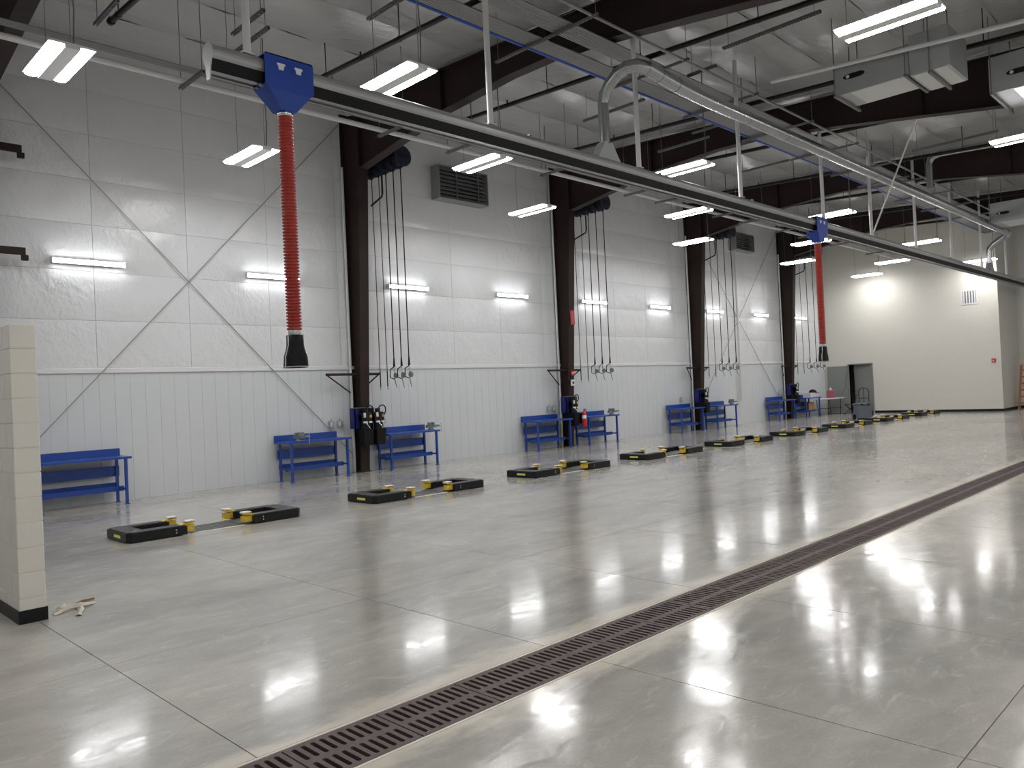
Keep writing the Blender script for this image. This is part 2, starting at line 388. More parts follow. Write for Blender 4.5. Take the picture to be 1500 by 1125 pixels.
struct('baseboard_far', MB().box(XE-0.012, XE, 8.17, DY0-0.06, 0, 0.10).box(XE-0.012, XE, DY1+0.06, W-0.05, 0, 0.10), 'base_black')
struct('baseboard_return', MB().box(XE-0.012, XB, 8.158, 8.17, 0, 0.10), 'base_black')
struct('baseboard_end', MB().box(XB-0.012, XB, 2.2, 8.158, 0, 0.10), 'base_black')
# block partition at the left edge
PX0, PX1, PY, PH = 1.575, 1.765, 7.17, 2.385
wp = struct('wall_partition', MB().box(PX0+0.006, PX1-0.006, PY+0.006, W+0.04, 0, PH-0.006), 'mortar')
ch = PH/12
full = MB().bbox(0, PX1-PX0, 0.0035, 0.3965, 0.0, ch-0.006, 0.006).mesh('block', 'cream_block')
half = MB().bbox(0, PX1-PX0, 0.0035, 0.1965, 0.0, ch-0.006, 0.006).mesh('block', 'cream_block')
for c in range(12):
    y = PY
    if c % 2: link('block', half, wp, (PX0, y-0.0035, c*ch+0.003)); y += 0.2
    while y < W-0.15:
        last = y+0.4 > W
        link('block', half if last else full, wp, (PX0, y-0.0035, c*ch+0.003)); y += 0.2 if last else 0.4
struct('baseboard_partition', MB().box(PX0-0.008, PX0-0.0005, PY-0.008, W, 0.0, 0.105).box(PX0-0.008, PX1+0.008, PY-0.009, PY-0.0005, 0.0, 0.105).box(PX1+0.0005, PX1+0.008, PY-0.008, W, 0, 0.105), 'base_black')

# ------------------------------------------------------------------ ceiling sheets between the frames
ce = MB()
ce.add([(X0,Y0,roofz(Y0)+0.25),(XB,Y0,roofz(Y0)+0.25),(XB,W+0.2,roofz(W+0.2)+0.25),(X0,W+0.2,roofz(W+0.2)+0.25),(X0,Y0,roofz(Y0)+0.3),(XB,Y0,roofz(Y0)+0.3),(XB,W+0.2,roofz(W+0.2)+0.3),(X0,W+0.2,roofz(W+0.2)+0.3)],
       [(3,2,1,0),(4,5,6,7),(0,1,5,4),(1,2,6,5),(2,3,7,6),(3,0,4,7)])
ce = struct('ceiling', ce, 'roof_deck')
def roofsheet(Lx, Ly, seed):
    rnd = random.Random(seed); nx, ny = 36, 8; v = []
    ph = [rnd.uniform(0, 6.28) for _ in range(8)]
    for j in range(ny+1):
        for i in range(nx+1):
            u, t = i/nx, j/ny; x = u*Lx; y = t*Ly
            e = math.sin(PI*t); eu = min(1, 12*min(u, 1-u))
            d = -0.075*e*eu - 0.012*e*math.sin(1.9*x+ph[0]+1.3*math.sin(2*t+ph[1])) - 0.008*math.sin(4.7*x+ph[2]+2.5*t)*(1-e)*eu
            v.append((x+0.002, y+0.002 if j == 0 else y-0.002 if j == ny else y, d))
    f = [(j*(nx+1)+i, j*(nx+1)+i+1, (j+1)*(nx+1)+i+1, (j+1)*(nx+1)+i) for j in range(ny) for i in range(nx)]
    g = MB(); g.add(v, f, True)
    me = bpy.data.meshes.new('insulation_sheet'); me.from_pydata(g.v, [], g.f); me.polygons.foreach_set('use_smooth', g.sm); me.materials.append(MATS['roof_vinyl']); return me
xf = [X0]+COLX+[XB]
Ly = 1.5; tilt = math.atan(0.053)
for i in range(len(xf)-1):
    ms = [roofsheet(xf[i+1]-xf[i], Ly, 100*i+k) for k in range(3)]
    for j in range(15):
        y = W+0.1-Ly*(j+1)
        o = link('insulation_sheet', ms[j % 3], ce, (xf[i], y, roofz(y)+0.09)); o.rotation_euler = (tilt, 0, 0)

# ------------------------------------------------------------------ steel frames
RL = [(14.58,6.85),(11.7,7.30),(9.8,7.41),(8.85,7.40),(8.1,7.34),(7.3,7.24),(5.1,6.92),(3.77,6.72),(0,6.25),(-6.9,5.9)]
RH = [(14.9, roofz(14.9)), (-6.9, roofz(-6.9))]
frame_names = ['beside the block partition', 'second from the block partition', 'third from the block partition', 'fourth from the block partition', 'nearest the far block wall']
for i, x in enumerate(COLX):
    t = thing('steel_frame', 'brown tapered steel column and roof beam, frame line '+frame_names[i], 'steel frame', (x, W, 0))
    L = lambda p: (p[0]-W, p[1])
    out = -0.012
    inn = lambda z: 15.02-W-(15.02-14.58)*z/6.85
    MB().prism([(out,0.02),(inn(0),0.02),(inn(6.85),6.85),(inn(6.85),8.1),(out,8.2)], 0, -0.006, 0.006).build('web', 'brown_steel', t)
    MB().box(-0.12, 0.12, out-0.014, out, 0.02, 8.25).build('outer_flange', 'brown_steel', t)
    MB().prism([(inn(0),0.02),(inn(0)-0.014,0.02),(inn(6.85)-0.014,6.84),(inn(6.85),6.85)], 0, -0.12, 0.12).build('inner_flange', 'brown_steel', t)
    MB().box(-0.14, 0.14, inn(0)-0.03, out, 0.0, 0.02).build('base_plate', 'brown_steel', t)
    top = [(14.57, roofz(14.57)), (-6.9, roofz(-6.9))]
    MB().prism([L(p) for p in RL]+[L(top[1]), L(top[0])], 0, -0.005, 0.005).build('beam_web', 'brown_steel', t)
    low = [L(p) for p in RL]
    MB().prism(low+[(a, b-0.014) for a, b in reversed(low)], 0, -0.12, 0.12).build('beam_bottom_flange', 'brown_steel', t)
    tp = [L(p) for p in top]
    MB().prism(tp+[(a, b-0.014) for a, b in reversed(tp)], 0, -0.12, 0.12).build('beam_top_flange', 'brown_steel', t)
    MB().box(-0.12, 0.12, inn(6.85)-0.012, inn(6.85), 6.85, 8.15).build('knee_plate', 'brown_steel', t)
    for yy in (11.7, 8.85, 5.1):
        zlo = 7.3 if yy > 11 else 7.40 if yy > 8 else 6.92
        MB().box(-0.10, 0.10, yy-W-0.008, yy-W+0.008, zlo, roofz(yy)-0.014).build('stiffener', 'brown_steel', t)
    # pipe arms that brace the column
    yb = -0.4
    if i == 0:
        for z in (6.12, 4.4):
            MB().box(0.12, 0.56, yb-0.035, yb+0.035, z-0.07, z+0.05).build('arm', 'brown_steel', t)
            MB().box(0.50, 0.60, yb-0.03, yb+0.03, z-0.16, z-0.07).build('arm_end', 'brown_steel', t)
    z = 2.23
    MB().tube([(-0.98, yb, z), (0.0, yb+0.1, z)], 0.03, 10).tube([(0.0, yb+0.1, z), (0.42, yb, z)], 0.03, 10).build('arm', 'brown_steel', t)
    MB().tube([(-0.97, yb, z-0.01), (-0.14, -0.06, z-0.42)], 0.016, 8).tube([(0.41, yb, z-0.01), (0.14, -0.06, z-0.36)], 0.016, 8).build('arm_strut', 'brown_steel', t)
    MB().box(-0.16, -0.12, -0.1, -0.055, 0.0, 7.0).build('corner_angle', 'white_trim', t)
# cross bracing rods
def rod(name, a, b, r, m, label, cat, group=None, n=8):
    o = MB().tube([Vector((0,0,0)), Vector(b)-Vector(a)], r, n).build(name, m, None, a)
    return tag(o, label, cat, group)
for bx, txt in ((3.0, 'bay beside the block partition'), (24.6, 'bay before the last steel column')):
    rod('brace_rod', (bx+0.15, W-0.045, 7.50), (bx+7.05, W-0.045, 0.42), 0.009, 'brace_steel', 'thin steel wall brace rod falling toward the far wall, '+txt, 'brace rod')
    rod('brace_rod', (bx+0.15, W-0.07, 0.62), (bx+7.05, W-0.07, 8.0), 0.009, 'brace_steel', 'thin steel wall brace rod rising toward the far wall, '+txt, 'brace rod')

# ------------------------------------------------------------------ lights
def ceiling_light():
    t = thing('ceiling_light', '', 'light')
    MB().prism([(-0.26,0.03),(-0.24,0.055),(-0.06,0.06),(0.06,0.06),(0.24,0.055),(0.26,0.03),(0.088,0.03),(0.084,-0.007),(-0.084,-0.007),(-0.088,0.03)], 1, -0.58, 0.58).build('housing', 'housing', t)
    for s in (-1, 1):
        c = s*0.165; P = [(c-0.078,0.03)]+[(c-0.078*math.cos(a), 0.022-0.028*math.sin(a)) for a in [PI*k/8 for k in range(1, 8)]]+[(c+0.078,0.03)]
        MB().prism(P, 1, -0.565, 0.565).build('lens', 'lens_lit', t)
    for s in (-1, 1):
        MB().tube([(0, s*0.5, 0.06), (0, s*0.5, 1.95)], 0.004, 5).build('hanger_wire', 'cord', t)
    MB().tube([(0.03, -0.5, 0.06), (0.05, -0.5, 0.5), (0.02, -0.49, 1.2), (0.04, -0.5, 1.95)], 0.008, 6).build('power_cord', 'cord', t)
    return t
LZ = 6.0
rows = [(12.8, [-0.6+7.2*k for k in range(6)], 'over the work benches'), (10.7, [3.0+7.2*k for k in range(5)], 'over the black floor lifts'),
        (8.55, [-0.6+7.2*k for k in range(6)], 'beside the exhaust rail'), (3.33, [3.0+7.2*k for k in range(5)], 'over the trench drain'),
        (-1.5, [-2.4+3.6*k for k in range(11)], 'as added fill beyond the trench drain'), (-4.8, [3.0+7.2*k for k in range(5)], 'along the wall opposite the benches')]  # row beyond the trench drain: unseen, packed denser to brighten the block partition
proto = None
for y, xl_, txt in rows:
    for k, x in enumerate(xl_):
        x = min(x, XE-(1.1 if y > 12 else 0.85)) if y > 8.17 else x
        lab = 'twin-bar linear light hanging %s, %s from the near end' % (txt, ORD[k])
        if proto is None: proto = ceiling_light(); o = proto; o['label'] = lab; o.location = (x, y, LZ)
        else: o = dup(proto, (x, y, LZ), lab)
        o['group'] = 'hanging ceiling lights'
wl_ = thing('wall_light', 'white strip light high on the insulated wall, first from the block partition', 'light', (4.64, W-0.02, 4.34), 0, 'wall strip lights')
MB().box(-0.61, 0.61, -0.045, 0.0, -0.035, 0.05).build('housing', 'housing', wl_)
P = [(-0.045,-0.03)]+[(-0.05-0.035*math.sin(a), 0.005-0.035*math.cos(a)) for a in [PI*k/8 for k in range(9)]]+[(-0.045, 0.04)]
MB().prism(P, 0, -0.60, 0.60).build('lens', 'strip_lit', wl_)
for s in (-1, 1): MB().box(s*0.605-0.006, s*0.605+0.006, -0.10, 0, -0.05, 0.06).build('end_cap', 'housing', wl_)
for k in range(1, 9):
    dup(wl_, (4.64+3.6*k, W-0.02, 4.34), 'white strip light high on the insulated wall, %s from the block partition' % ORD[k])

# ------------------------------------------------------------------ exhaust rail
RY = 7.4
rail = thing('exhaust_rail', 'long aluminium exhaust extraction rail with black rubber lips under the roof', 'exhaust rail', (0, RY, 0))
XR0, XR1 = 3.40, 38.2
def arc(cy, cz, r, a0, a1, n): return [(cy+r*math.cos(a0+(a1-a0)*k/n), cz+r*math.sin(a0+(a1-a0)*k/n)) for k in range(n+1)]
up_ = arc(0, 5.125, 0.095, -0.75, PI+0.75, 16)
MB().prism(up_, 0, XR0+0.012, XR1).build('housing', 'alu', rail)
MB().prism([(-0.068,5.062),(0.068,5.062),(0.045,4.945),(-0.045,4.945)], 0, XR0+0.012, XR1).build('rubber_lips', 'black_rubber', rail)
MB().box(XR0+0.012, XR1, -0.05, -0.03, 4.915, 4.94).box(XR0+0.012, XR1, 0.03, 0.05, 4.915, 4.94).build('lip_edge', 'alu', rail)
MB().prism(arc(0, 5.125, 0.108, -0.3, PI+0.3, 14)+[(-0.05,4.98),(-0.035,4.86),(0.035,4.86),(0.05,4.98)], 0, XR0, XR0+0.012).build('end_cap', 'galv_sheet', rail)
for k in range(11):
    x = XR0+3.2*k+1.4
    MB().box(x-0.02, x+0.02, -0.02, 0.02, 5.215, 5.25).build('rail_clip', 'strut', rail)
# drop posts
for k in range(10):
    x = 3.9+3.35*k+(0.45 if k == 4 else -0.08 if k == 0 else 0)
    p = thing('drop_post', 'white round post from roof to exhaust rail, %s from the rail end cap' % ORD[k], 'post', (x, RY, 5.22), 0, 'white posts carrying the exhaust rail')
    MB().cyl((0,0,0), (0,0,roofz(RY)-5.23), 0.040, 14).build('tube', 'white_pipe', p)
    MB().bbox(-0.07, 0.07, -0.05, 0.05, 0.0005, 0.02, 0.004).build('foot_plate', 'white_pipe', p)
rod('post_brace', (20.62, RY-0.068, 5.32), (17.9, 5.1, 7.67), 0.02, 'white_pipe', 'slanted white brace pipe from exhaust rail up to the roof', 'brace')
# trolleys with hoses
def trolley(x, lab):
    t = thing('hose_trolley', lab, 'hose trolley', (x, RY, 0))
    P = [(-0.28,5.20),(-0.27,5.25),(0.27,5.25),(0.28,5.22),(0.28,4.93),(-0.28,4.93)]
    bd = MB()
    for s in (-1, 1):
        bd.prism(P, 1, s*0.125-0.006, s*0.125+0.006)
    fv = [(-0.28,-0.131,4.93),(0.28,-0.131,4.93),(0.28,0.131,4.93),(-0.28,0.131,4.93),(-0.24,-0.131,4.89),(0.24,-0.131,4.89),(0.24,0.131,4.89),(-0.24,0.131,4.89),(-0.09,-0.09,4.71),(0.09,-0.09,4.71),(0.09,0.09,4.71),(-0.09,0.09,4.71)]
    bd.add(fv, [(0,1,5,4),(1,2,6,5),(2,3,7,6),(3,0,4,7),(4,5,9,8),(5,6,10,9),(6,7,11,10),(7,4,8,11),(8,9,10,11)])
    bd.add([(-0.27,-0.131,5.25),(0.27,-0.131,5.25),(0.27,0.131,5.25),(-0.27,0.131,5.25),(-0.27,-0.131,5.238),(0.27,-0.131,5.238),(0.27,0.131,5.238),(-0.27,0.131,5.238)], [(0,1,2,3),(7,6,5,4),(0,1,5,4),(1,2,6,5),(2,3,7,6),(3,0,4,7)])
    bd.build('housing', 'trolley_blue', t)
    for s in (-0.1, 0.1):
        MB().box(s-0.045, s+0.045, -0.142, -0.130, 5.145, 5.165).prism([(s-0.035,5.145),(s+0.035,5.145),(s+0.025,5.10),(s-0.025,5.10)], 1, -0.140, -0.131).build('roller_window', 'white_plastic', t)
        MB().cyl((s, -0.10, 5.24), (s, 0.10, 5.24), 0.022, 12).build('roller', 'strut', t)
    MB().box(-0.33, -0.28, -0.05, 0.05, 4.935, 4.955).box(-0.33,-0.318,-0.05,0.05,4.90,4.955).build('bumper', 'blue_dark', t)
    MB().lathe([(0.074,4.72),(0.082,4.72),(0.082,4.665),(0.074,4.665)], 24).build('hose_clamp', 'chrome', t)
    prof = []; z = 4.71
    while z > 2.42:
        prof += [(0.079, z), (0.079, z-0.012), (0.062, z-0.018), (0.062, z-0.026)]; z -= 0.034
    MB().lathe(prof, 20).build('hose', 'red_hose', t)
    nz = MB().lathe([(0.0,2.44),(0.066,2.44),(0.068,2.36),(0.06,2.34)], 20).build('cuff', 'alu', t)
    m = MB()
    ringp = [(0.078,0.078,2.36),(0.080,0.080,2.25),(0.088,0.085,2.20),(0.115,0.09,2.14),(0.125,0.09,2.02)]
    n = 20; v = []; f = []
    for rx, ry, zz in ringp:
        for k in range(n):
            a = 2*PI*k/n; ca, sa = math.cos(a), math.sin(a); e = 0.6
            v.append((rx*math.copysign(abs(ca)**e, ca), ry*math.copysign(abs(sa)**e, sa), zz))
    for i in range(len(ringp)-1):
        for k in range(n): f.append((i*n+k, i*n+(k+1)%n, (i+1)*n+(k+1)%n, (i+1)*n+k))
    f.append(tuple(range(n)))
    m.add(v, f, True); noz = m.build('nozzle', 'black_rubber', t)
    for s in (-1, 1):
        MB().tube([(s*0.088,-0.02,2.37),(s*0.09,-0.02,2.25),(s*0.127,-0.02,2.13),(s*0.13,-0.02,2.02)], 0.006, 6).build('clip_rod', 'chrome', noz)
    MB().lathe([(0.118,2.018),(0.132,2.018),(0.132,2.032),(0.118,2.032)], 20).build('rim', 'alu', noz)
    return t
trolley(4.22, 'blue hose trolley with red corrugated exhaust hose near the rail end cap')
trolley(17.36, 'blue hose trolley with red corrugated exhaust hose beyond the round duct drop')
# round ducts
duct = thing('round_duct', 'galvanised round exhaust duct rising from the rail and running along the roof', 'duct', (0, 0, 0))
path = [(9.72,7.4,5.44),(9.72,7.4,6.08),(9.72,7.36,6.22),(9.72,7.25,6.35),(9.72,7.10,6.45),(9.74,6.95,6.50),(9.82,6.82,6.51),(9.98,6.73,6.49),(10.25,6.70,6.44),(10.7,6.7,6.40),(11.5,6.7,6.37)]
MB().tube(path[:2], 0.085, 20).build('riser', 'galv', duct)
el = MB().tube(path[1:], [0.085,0.088,0.092,0.096,0.10,0.104,0.108,0.112,0.112,0.112], 20)
el.build('elbow', 'galv', duct)
for k in range(2, 10):
    p = Vector(path[k]); d = (Vector(path[min(k+1,10)])-Vector(path[k-1])).normalized()
    MB().tube([p-d*0.006, p+d*0.006], [0.098+0.003*(k-2)]*2, 20).build('seam_band', 'galv', duct)
MB().tube([(11.5,6.7,6.37),(31.2,6.7,6.37)], 0.112, 24).build('main_run', 'galv', duct)
for k in range(13):
    x = 13+1.5*k
    MB().tube([(x-0.01,6.7,6.37),(x+0.01,6.7,6.37)], 0.116, 20).build('seam_band', 'galv', duct)
MB().tube([(31.2,6.7,6.37),(31.45,6.72,6.35),(31.62,6.86,6.30),(31.7,7.05,6.22),(31.72,7.25,6.1),(31.72,7.37,5.98),(31.72,7.4,5.85),(31.72,7.4,5.44)], [0.112,0.112,0.11,0.105,0.1,0.095,0.09,0.085], 18).build('far_drop', 'galv', duct)
for x in (9.72, 31.72):
    v = [(x-0.28,7.32,5.19),(x+0.28,7.32,5.19),(x+0.28,7.48,5.19),(x-0.28,7.48,5.19),(x-0.09,7.32,5.46),(x+0.09,7.32,5.46),(x+0.09,7.48,5.46),(x-0.09,7.48,5.46)]
    MB().add(v, [(3,2,1,0),(4,5,6,7),(0,1,5,4),(1,2,6,5),(2,3,7,6),(3,0,4,7)]).build('transition', 'galv_sheet', duct)
flue = MB().tube([(22.5,6.52,6.55),(22.5,6.52,7.15),(22.5,6.48,7.28),(22.5,6.38,7.36),(22.5,6.2,7.38),(22.5,4.2,7.28)], 0.085, 16).build('flue_pipe', 'galv')
tag(flue, 'thick grey flue pipe bending level beside the roof beam past the air handlers', 'pipe')

# ------------------------------------------------------------------ conduits
def run(name, y, z, r, m, label, group, x0=-5.9, x1=XE-0.05, cat='conduit', n=8):
    o = MB().tube([(x0, 0, 0), (x1, 0, 0)], r, n).build(name, m, None, (0, y, z)); return tag(o, label, cat, group)
run('blue_air_pipe', 8.495, 7.213, 0.036, 'blue_pipe', 'blue painted air pipe along the upper conduit rack', None, cat='pipe', n=10)
for k in range(8): run('conduit', 8.42-0.042*k, 7.20, 0.0175, 'conduit', 'grey conduit on the upper rack, %s from the blue air pipe' % ORD[k], 'conduits beside the blue air pipe')
for k in range(9): run('conduit', 7.85-0.044*k, 7.20, 0.0185, 'conduit', 'grey conduit on the upper rack over the rail posts, %s from the blue-pipe rack' % ORD[k], 'conduits over the exhaust rail posts', x1=34.0)
run('conduit', 7.08, 7.164, 0.024, 'conduit', 'thick single grey conduit along the end of the trapeze struts', None, x1=34.0)
for k in range(4): run('conduit', 11.92-0.05*k, 6.86, 0.018, 'conduit', 'grey conduit above the long white pipe, %s from the wall side' % ORD[k], 'conduits above the white pipe')
run('white_air_pipe', 11.95, 6.715, 0.046, 'white_pipe', 'white pipe hung over the work area behind the hanging lights', None, cat='pipe', n=12)
def strut_bar(bm_, y0, y1, z, w=0.02, h=0.02, x=0):
    """slotted channel along y"""
    bm_.box(x-w, x-w+0.003, y0, y1, z-h, z+h); bm_.box(x+w-0.003, x+w, y0, y1, z-h, z+h); bm_.box(x-w, x+w, y0, y1, z+h-0.003, z+h)
    k = y0+0.02
    while k < y1-0.03: bm_.box(x-w+0.003, x+w-0.003, k, k+0.016, z-h, z-h+0.004); k += 0.05
for k in range(-1, 10):
    x = 9.15+2.45*k
    y1 = 9.15 if k == 0 else 8.66
    t = thing('trapeze_strut', 'slotted steel channel carrying the upper conduit rack, %s from the near end' % ORD[k+1], 'strut', (x, 0, 7.155), 0, 'trapeze struts of the upper conduit rack')
    b = MB(); strut_bar(b, 6.98, y1, 0); b.build('channel', 'strut', t)
    for yy in (7.02, y1-0.06): MB().tube([(0,yy,0.0),(0,yy,roofz(yy)-7.165)], 0.006, 6).build('threaded_rod', 'strut', t)
for k, x in enumerate((1.8, 5.1, 8.85, 10.55, 13.4, 16.6, 18.0, 21.0, 22.6, 25.0, 26.8, 29.5, 33.0)):
    t = thing('pipe_strut', 'slotted channel crossing under the long white pipe, %s from the near end' % ORD[k], 'strut', (x, 0, 6.64), 0, 'channels under the long white pipe')
    b = MB(); strut_bar(b, 11.25, 12.1, 0, 0.025, 0.025); b.build('channel', 'strut', t)
    for yy in (11.3, 12.06): MB().tube([(0,yy,0.02),(0,yy,roofz(yy)-6.65)], 0.006, 6).build('threaded_rod', 'strut', t)
# sprinkler branch pipes
for k in range(10):
    x = 0.7+3.56*k
    if k == 5: x -= 0.3
    z0 = 7.70
    t = thing('sprinkler_pipe', 'black sprinkler branch pipe under the roof sheets, %s from the near end' % ORD[k], 'pipe', (x, 0, 0), 0, 'black sprinkler pipes')
    y_a, y_b = 12.5, -5.5
    MB().tube([(0,y_a,z0-0.1),(0,y_b,z0-0.1-0.053*(y_a-y_b))], 0.045, 10).build('pipe', 'black_paint', t)
    MB().tube([(0,y_a-0.02,z0-0.1),(0,y_a+0.05,z0-0.097)], 0.06, 10).build('end_cap', 'black_paint', t)
    for yy in [12.2-2.2*j for j in range(6)]:
        zz = z0-0.1-0.053*(y_a-yy)
        MB().tube([(0,yy,zz+0.04),(0,yy,roofz(yy)+0.02)], 0.009, 6).tube([(0,yy-0.012,zz),(0,yy+0.012,zz)], 0.052, 10).build('hanger', 'black_paint', t)
    for yy in [11.1-3.3*j for j in range(4)]:
        zz = z0-0.1-0.053*(y_a-yy)
        MB().tube([(0,yy,zz+0.04),(0,yy,zz+0.11)], 0.016, 8).build('sprinkler_head', 'black_paint', t)
# light support channels under the roof
gc = [(5.55,10.2,11.2,7.3),(5.75,10.45,11.9,7.2),(6.85,8.62,9.5,7.3),(11.8,4.8,6.45,7.2),(12.55,7.0,7.6,7.3),(3.7,10.6,11.5,7.0),(16.0,9.2,10.6,7.3),(19.4,8.9,10.3,7.3),(20.2,4.4,6.2,7.0),(23.1,7.2,8.6,7.1),(13.2,9.0,10.6,7.45),(15.6,8.6,9.4,7.35)]
for i, (x, a, b_, z) in enumerate(gc):
    t = thing('roof_channel', 'short grey slotted channel hung under the roof on two rods, %s toward the far wall' % ORD[i], 'strut', (x, 0, z), 0, 'short channels under the roof')
    b = MB(); strut_bar(b, a, b_, 0, 0.024, 0.024); b.build('channel', 'strut', t)
    for yy in (a+0.1, b_-0.1): MB().tube([(0,yy,0.02),(0,yy,roofz(yy)-z+0.02)], 0.005, 6).build('threaded_rod', 'strut', t)
rod('white_roof_pipe', (13.33, 6.37, 7.0), (13.33, 0.5, 6.5), 0.035, 'white_pipe', 'white pipe crossing in front of the hanging air handler', 'pipe', n=12)

# ------------------------------------------------------------------ air handlers
def handler(loc, label, lx, ly, h, shiny):
    t = thing('air_handler', label, 'air handler', loc)
    MB().bbox(0, lx, 0, ly, 0, h, 0.01).build('casing', 'galv_sheet', t)
    MB().box(-0.06, lx+0.12, -0.60, -0.02, -0.05, h+0.10).build('end_section', 'galv_sheet', t)
    MB().box(0.02, lx-0.02, 0.03, ly*0.78, -0.008, -0.001).build('bottom_panel', 'white_pipe' if not shiny else 'galv', t)
    MB().box(-0.05, lx+0.10, -0.56, -0.36, -0.062, -0.051).build('bottom_panel', 'white_pipe' if not shiny else 'galv', t)
    MB().box(-0.05, lx+0.10, -0.28, -0.06, -0.062, -0.051).build('bottom_panel', 'white_pipe' if not shiny else 'galv', t)
    for yy in (ly-0.05, 0.04, -0.32):
        zz = -0.03 if yy > 0 else -0.09
        MB().box(-0.12, lx+0.2, yy-0.02, yy+0.02, zz-0.02, zz+0.02).build('hanger_channel', 'strut', t)
        for xx in (-0.10, lx+0.18):
            MB().tube([(xx,yy,zz),(xx,yy,roofz(loc[1]+yy)-loc[2]+0.02)], 0.009, 6).build('threaded_rod', 'strut', t)
    pl = [(ly*0.72+0.12*math.cos(a)*1.0+(0.06 if math.cos(a) > 0 else -0.06), 0.27+0.045*math.sin(a)) for a in [2*PI*k/16 for k in range(16)]]
    MB().prism(pl, 0, -0.012, -0.001).build('control_plate', 'black_paint', t)
    MB().cyl((-0.016, ly*0.72+0.1, 0.27), (-0.002, ly*0.72+0.1, 0.27), 0.03, 12).build('dial', 'white_plastic', t)
handler((13.62, 4.16, 6.5), 'grey sheet metal air handler with dark oval control plate, hung below the roof', 0.8, 1.22, 0.50, False)
handler((15.5, 1.9, 6.42), 'grey sheet metal air handler with shiny bottom panels, beyond the oval-plate one', 1.2, 1.58, 0.62, True)

handler((28.1, 5.15, 6.26), 'grey sheet metal air handler hung at the far end of the round duct', 1.2, 1.35, 0.62, False)
# ------------------------------------------------------------------ wall louvers
def wlouver(x0, x1, z0, z1, label):
    t = thing('wall_louver', label, 'louver', (x0, W, z0)); lx, h = x1-x0, z1-z0; d = 0.34
    MB().box(0, 0.02, -d, -0.01, 0, h).box(lx-0.02, lx, -d, -0.01, 0, h).box(0.02, lx-0.02, -d, -0.01, 0, 0.02).box(0.02, lx-0.02, -d, -0.01, h-0.02, h).build('frame', 'louver', t)
    MB().box(0.02, lx-0.02, -0.10, -0.03, 0.02, h-0.02).build('back', 'dark_gap', t)
    n = 8
    bm_ = MB().prism([(-0.30,0.008),(-0.305,0.014),(-0.26,(h-0.04)/n-0.012),(-0.255,(h-0.04)/n-0.018)], 0, 0.03, lx-0.03).mesh('blade', 'louver_blade')
    for k in range(n): link('blade', bm_, t, (0, 0, 0.02+k*(h-0.04)/n))
    for u in (0.36, 0.80): MB().box(lx*u-0.014, lx*u+0.014, -0.32, -0.306, 0.03, h-0.03).build('mullion', 'louver_blade', t)
    MB().tube([(lx*0.42,-0.335,h*0.32),(lx*0.9,-0.335,h*0.30)], 0.008, 6).build('linkage', 'black_paint', t)
wlouver(12.75, 14.45, 6.65, 7.50, 'grey louvered wall vent between the second and third steel columns')
wlouver(27.65, 29.1, 6.80, 7.48, 'grey louvered wall vent between the last two steel columns')

# ------------------------------------------------------------------ work benches
def bench():
    t = thing('work_bench', '', 'work bench')
    L = 1.53
    MB().bbox(0, L, -0.70, -0.10, 0.80, 0.84, 0.006).build('top', 'blue_paint', t)
    MB().box(0, L, -0.10, -0.088, 0.80, 0.97).build('backsplash', 'blue_paint', t)
    MB().box(0.04, L-0.04, -0.15, -0.138, 0.47, 0.66).build('back_panel', 'blue_paint', t)
    MB().box(0.06, L-0.06, -0.42, -0.14, 0.27, 0.285).box(0.06, L-0.06, -0.425, -0.415, 0.22, 0.31).box(0.06, L-0.06, -0.150, -0.142, 0.285, 0.36).build('shelf', 'blue_paint', t)
    for x in (0.07, L-0.11):
        for y in (-0.66, -0.19):
            lg = MB().box(x, x+0.045, y, y+0.006, 0.01, 0.80).box(x if x > 0.5 else x, x+0.006, y+0.006, y+0.045, 0.01, 0.80).build('leg', 'blue_paint', t)
            MB().box(x-0.015, x+0.06, y-0.015, y+0.06, 0, 0.01).build('foot', 'blue_paint', lg)
        MB().box(x+0.004, x+0.03, -0.655, -0.15, 0.25, 0.285).build('side_rail', 'blue_paint', t)
    return t
bx = [3.49, 8.08, 10.60, 15.54, 17.74, 22.68, 25.02, 29.85, 32.30]
bl = ['half hidden behind the block partition', 'before the second steel column, vise on its near end', 'just past the second steel column, vise at its far end',
      'just before the third steel column with the fire extinguisher', 'just past the third steel column with the fire extinguisher', 'just before the fourth steel column', 'just past the fourth steel column, vise at its far end',
      'just before the last steel column', 'just past the last steel column, box on its shelf']
b0 = bench()
for i, x in enumerate(bx):
    lab = 'blue steel work bench '+bl[i]
    if i == 0: b0.location = (x, W, 0); b0['label'] = lab
    else: dup(b0, (x, W, 0), lab)
    bobj = b0
def vise():
    t = thing('bench_vise', '', 'vise')
    MB().lathe([(0.0,0.0),(0.085,0.0),(0.085,0.018),(0.06,0.03),(0.055,0.06),(0.0,0.06)], 16).build('base', 'vise_grey', t)
    MB().bbox(-0.055, 0.055, -0.12, 0.12, 0.055, 0.125, 0.012).build('body', 'vise_grey', t)
    MB().bbox(-0.075, 0.075, 0.02, 0.07, 0.12, 0.185, 0.008).build('fixed_jaw', 'vise_grey', t)
    MB().bbox(-0.075, 0.075, -0.075, -0.025, 0.075, 0.185, 0.008).box(-0.04, 0.04, -0.20, -0.07, 0.07, 0.12).build('sliding_jaw', 'vise_grey', t)
    MB().cyl((0,-0.27,0.095), (0,-0.19,0.095), 0.018, 10).build('screw', 'chrome', t)
    MB().tube([(0.0,-0.255,-0.06),(0.0,-0.255,0.16)], 0.008, 8).build('handle', 'chrome', t)
    return t
v0 = vise()
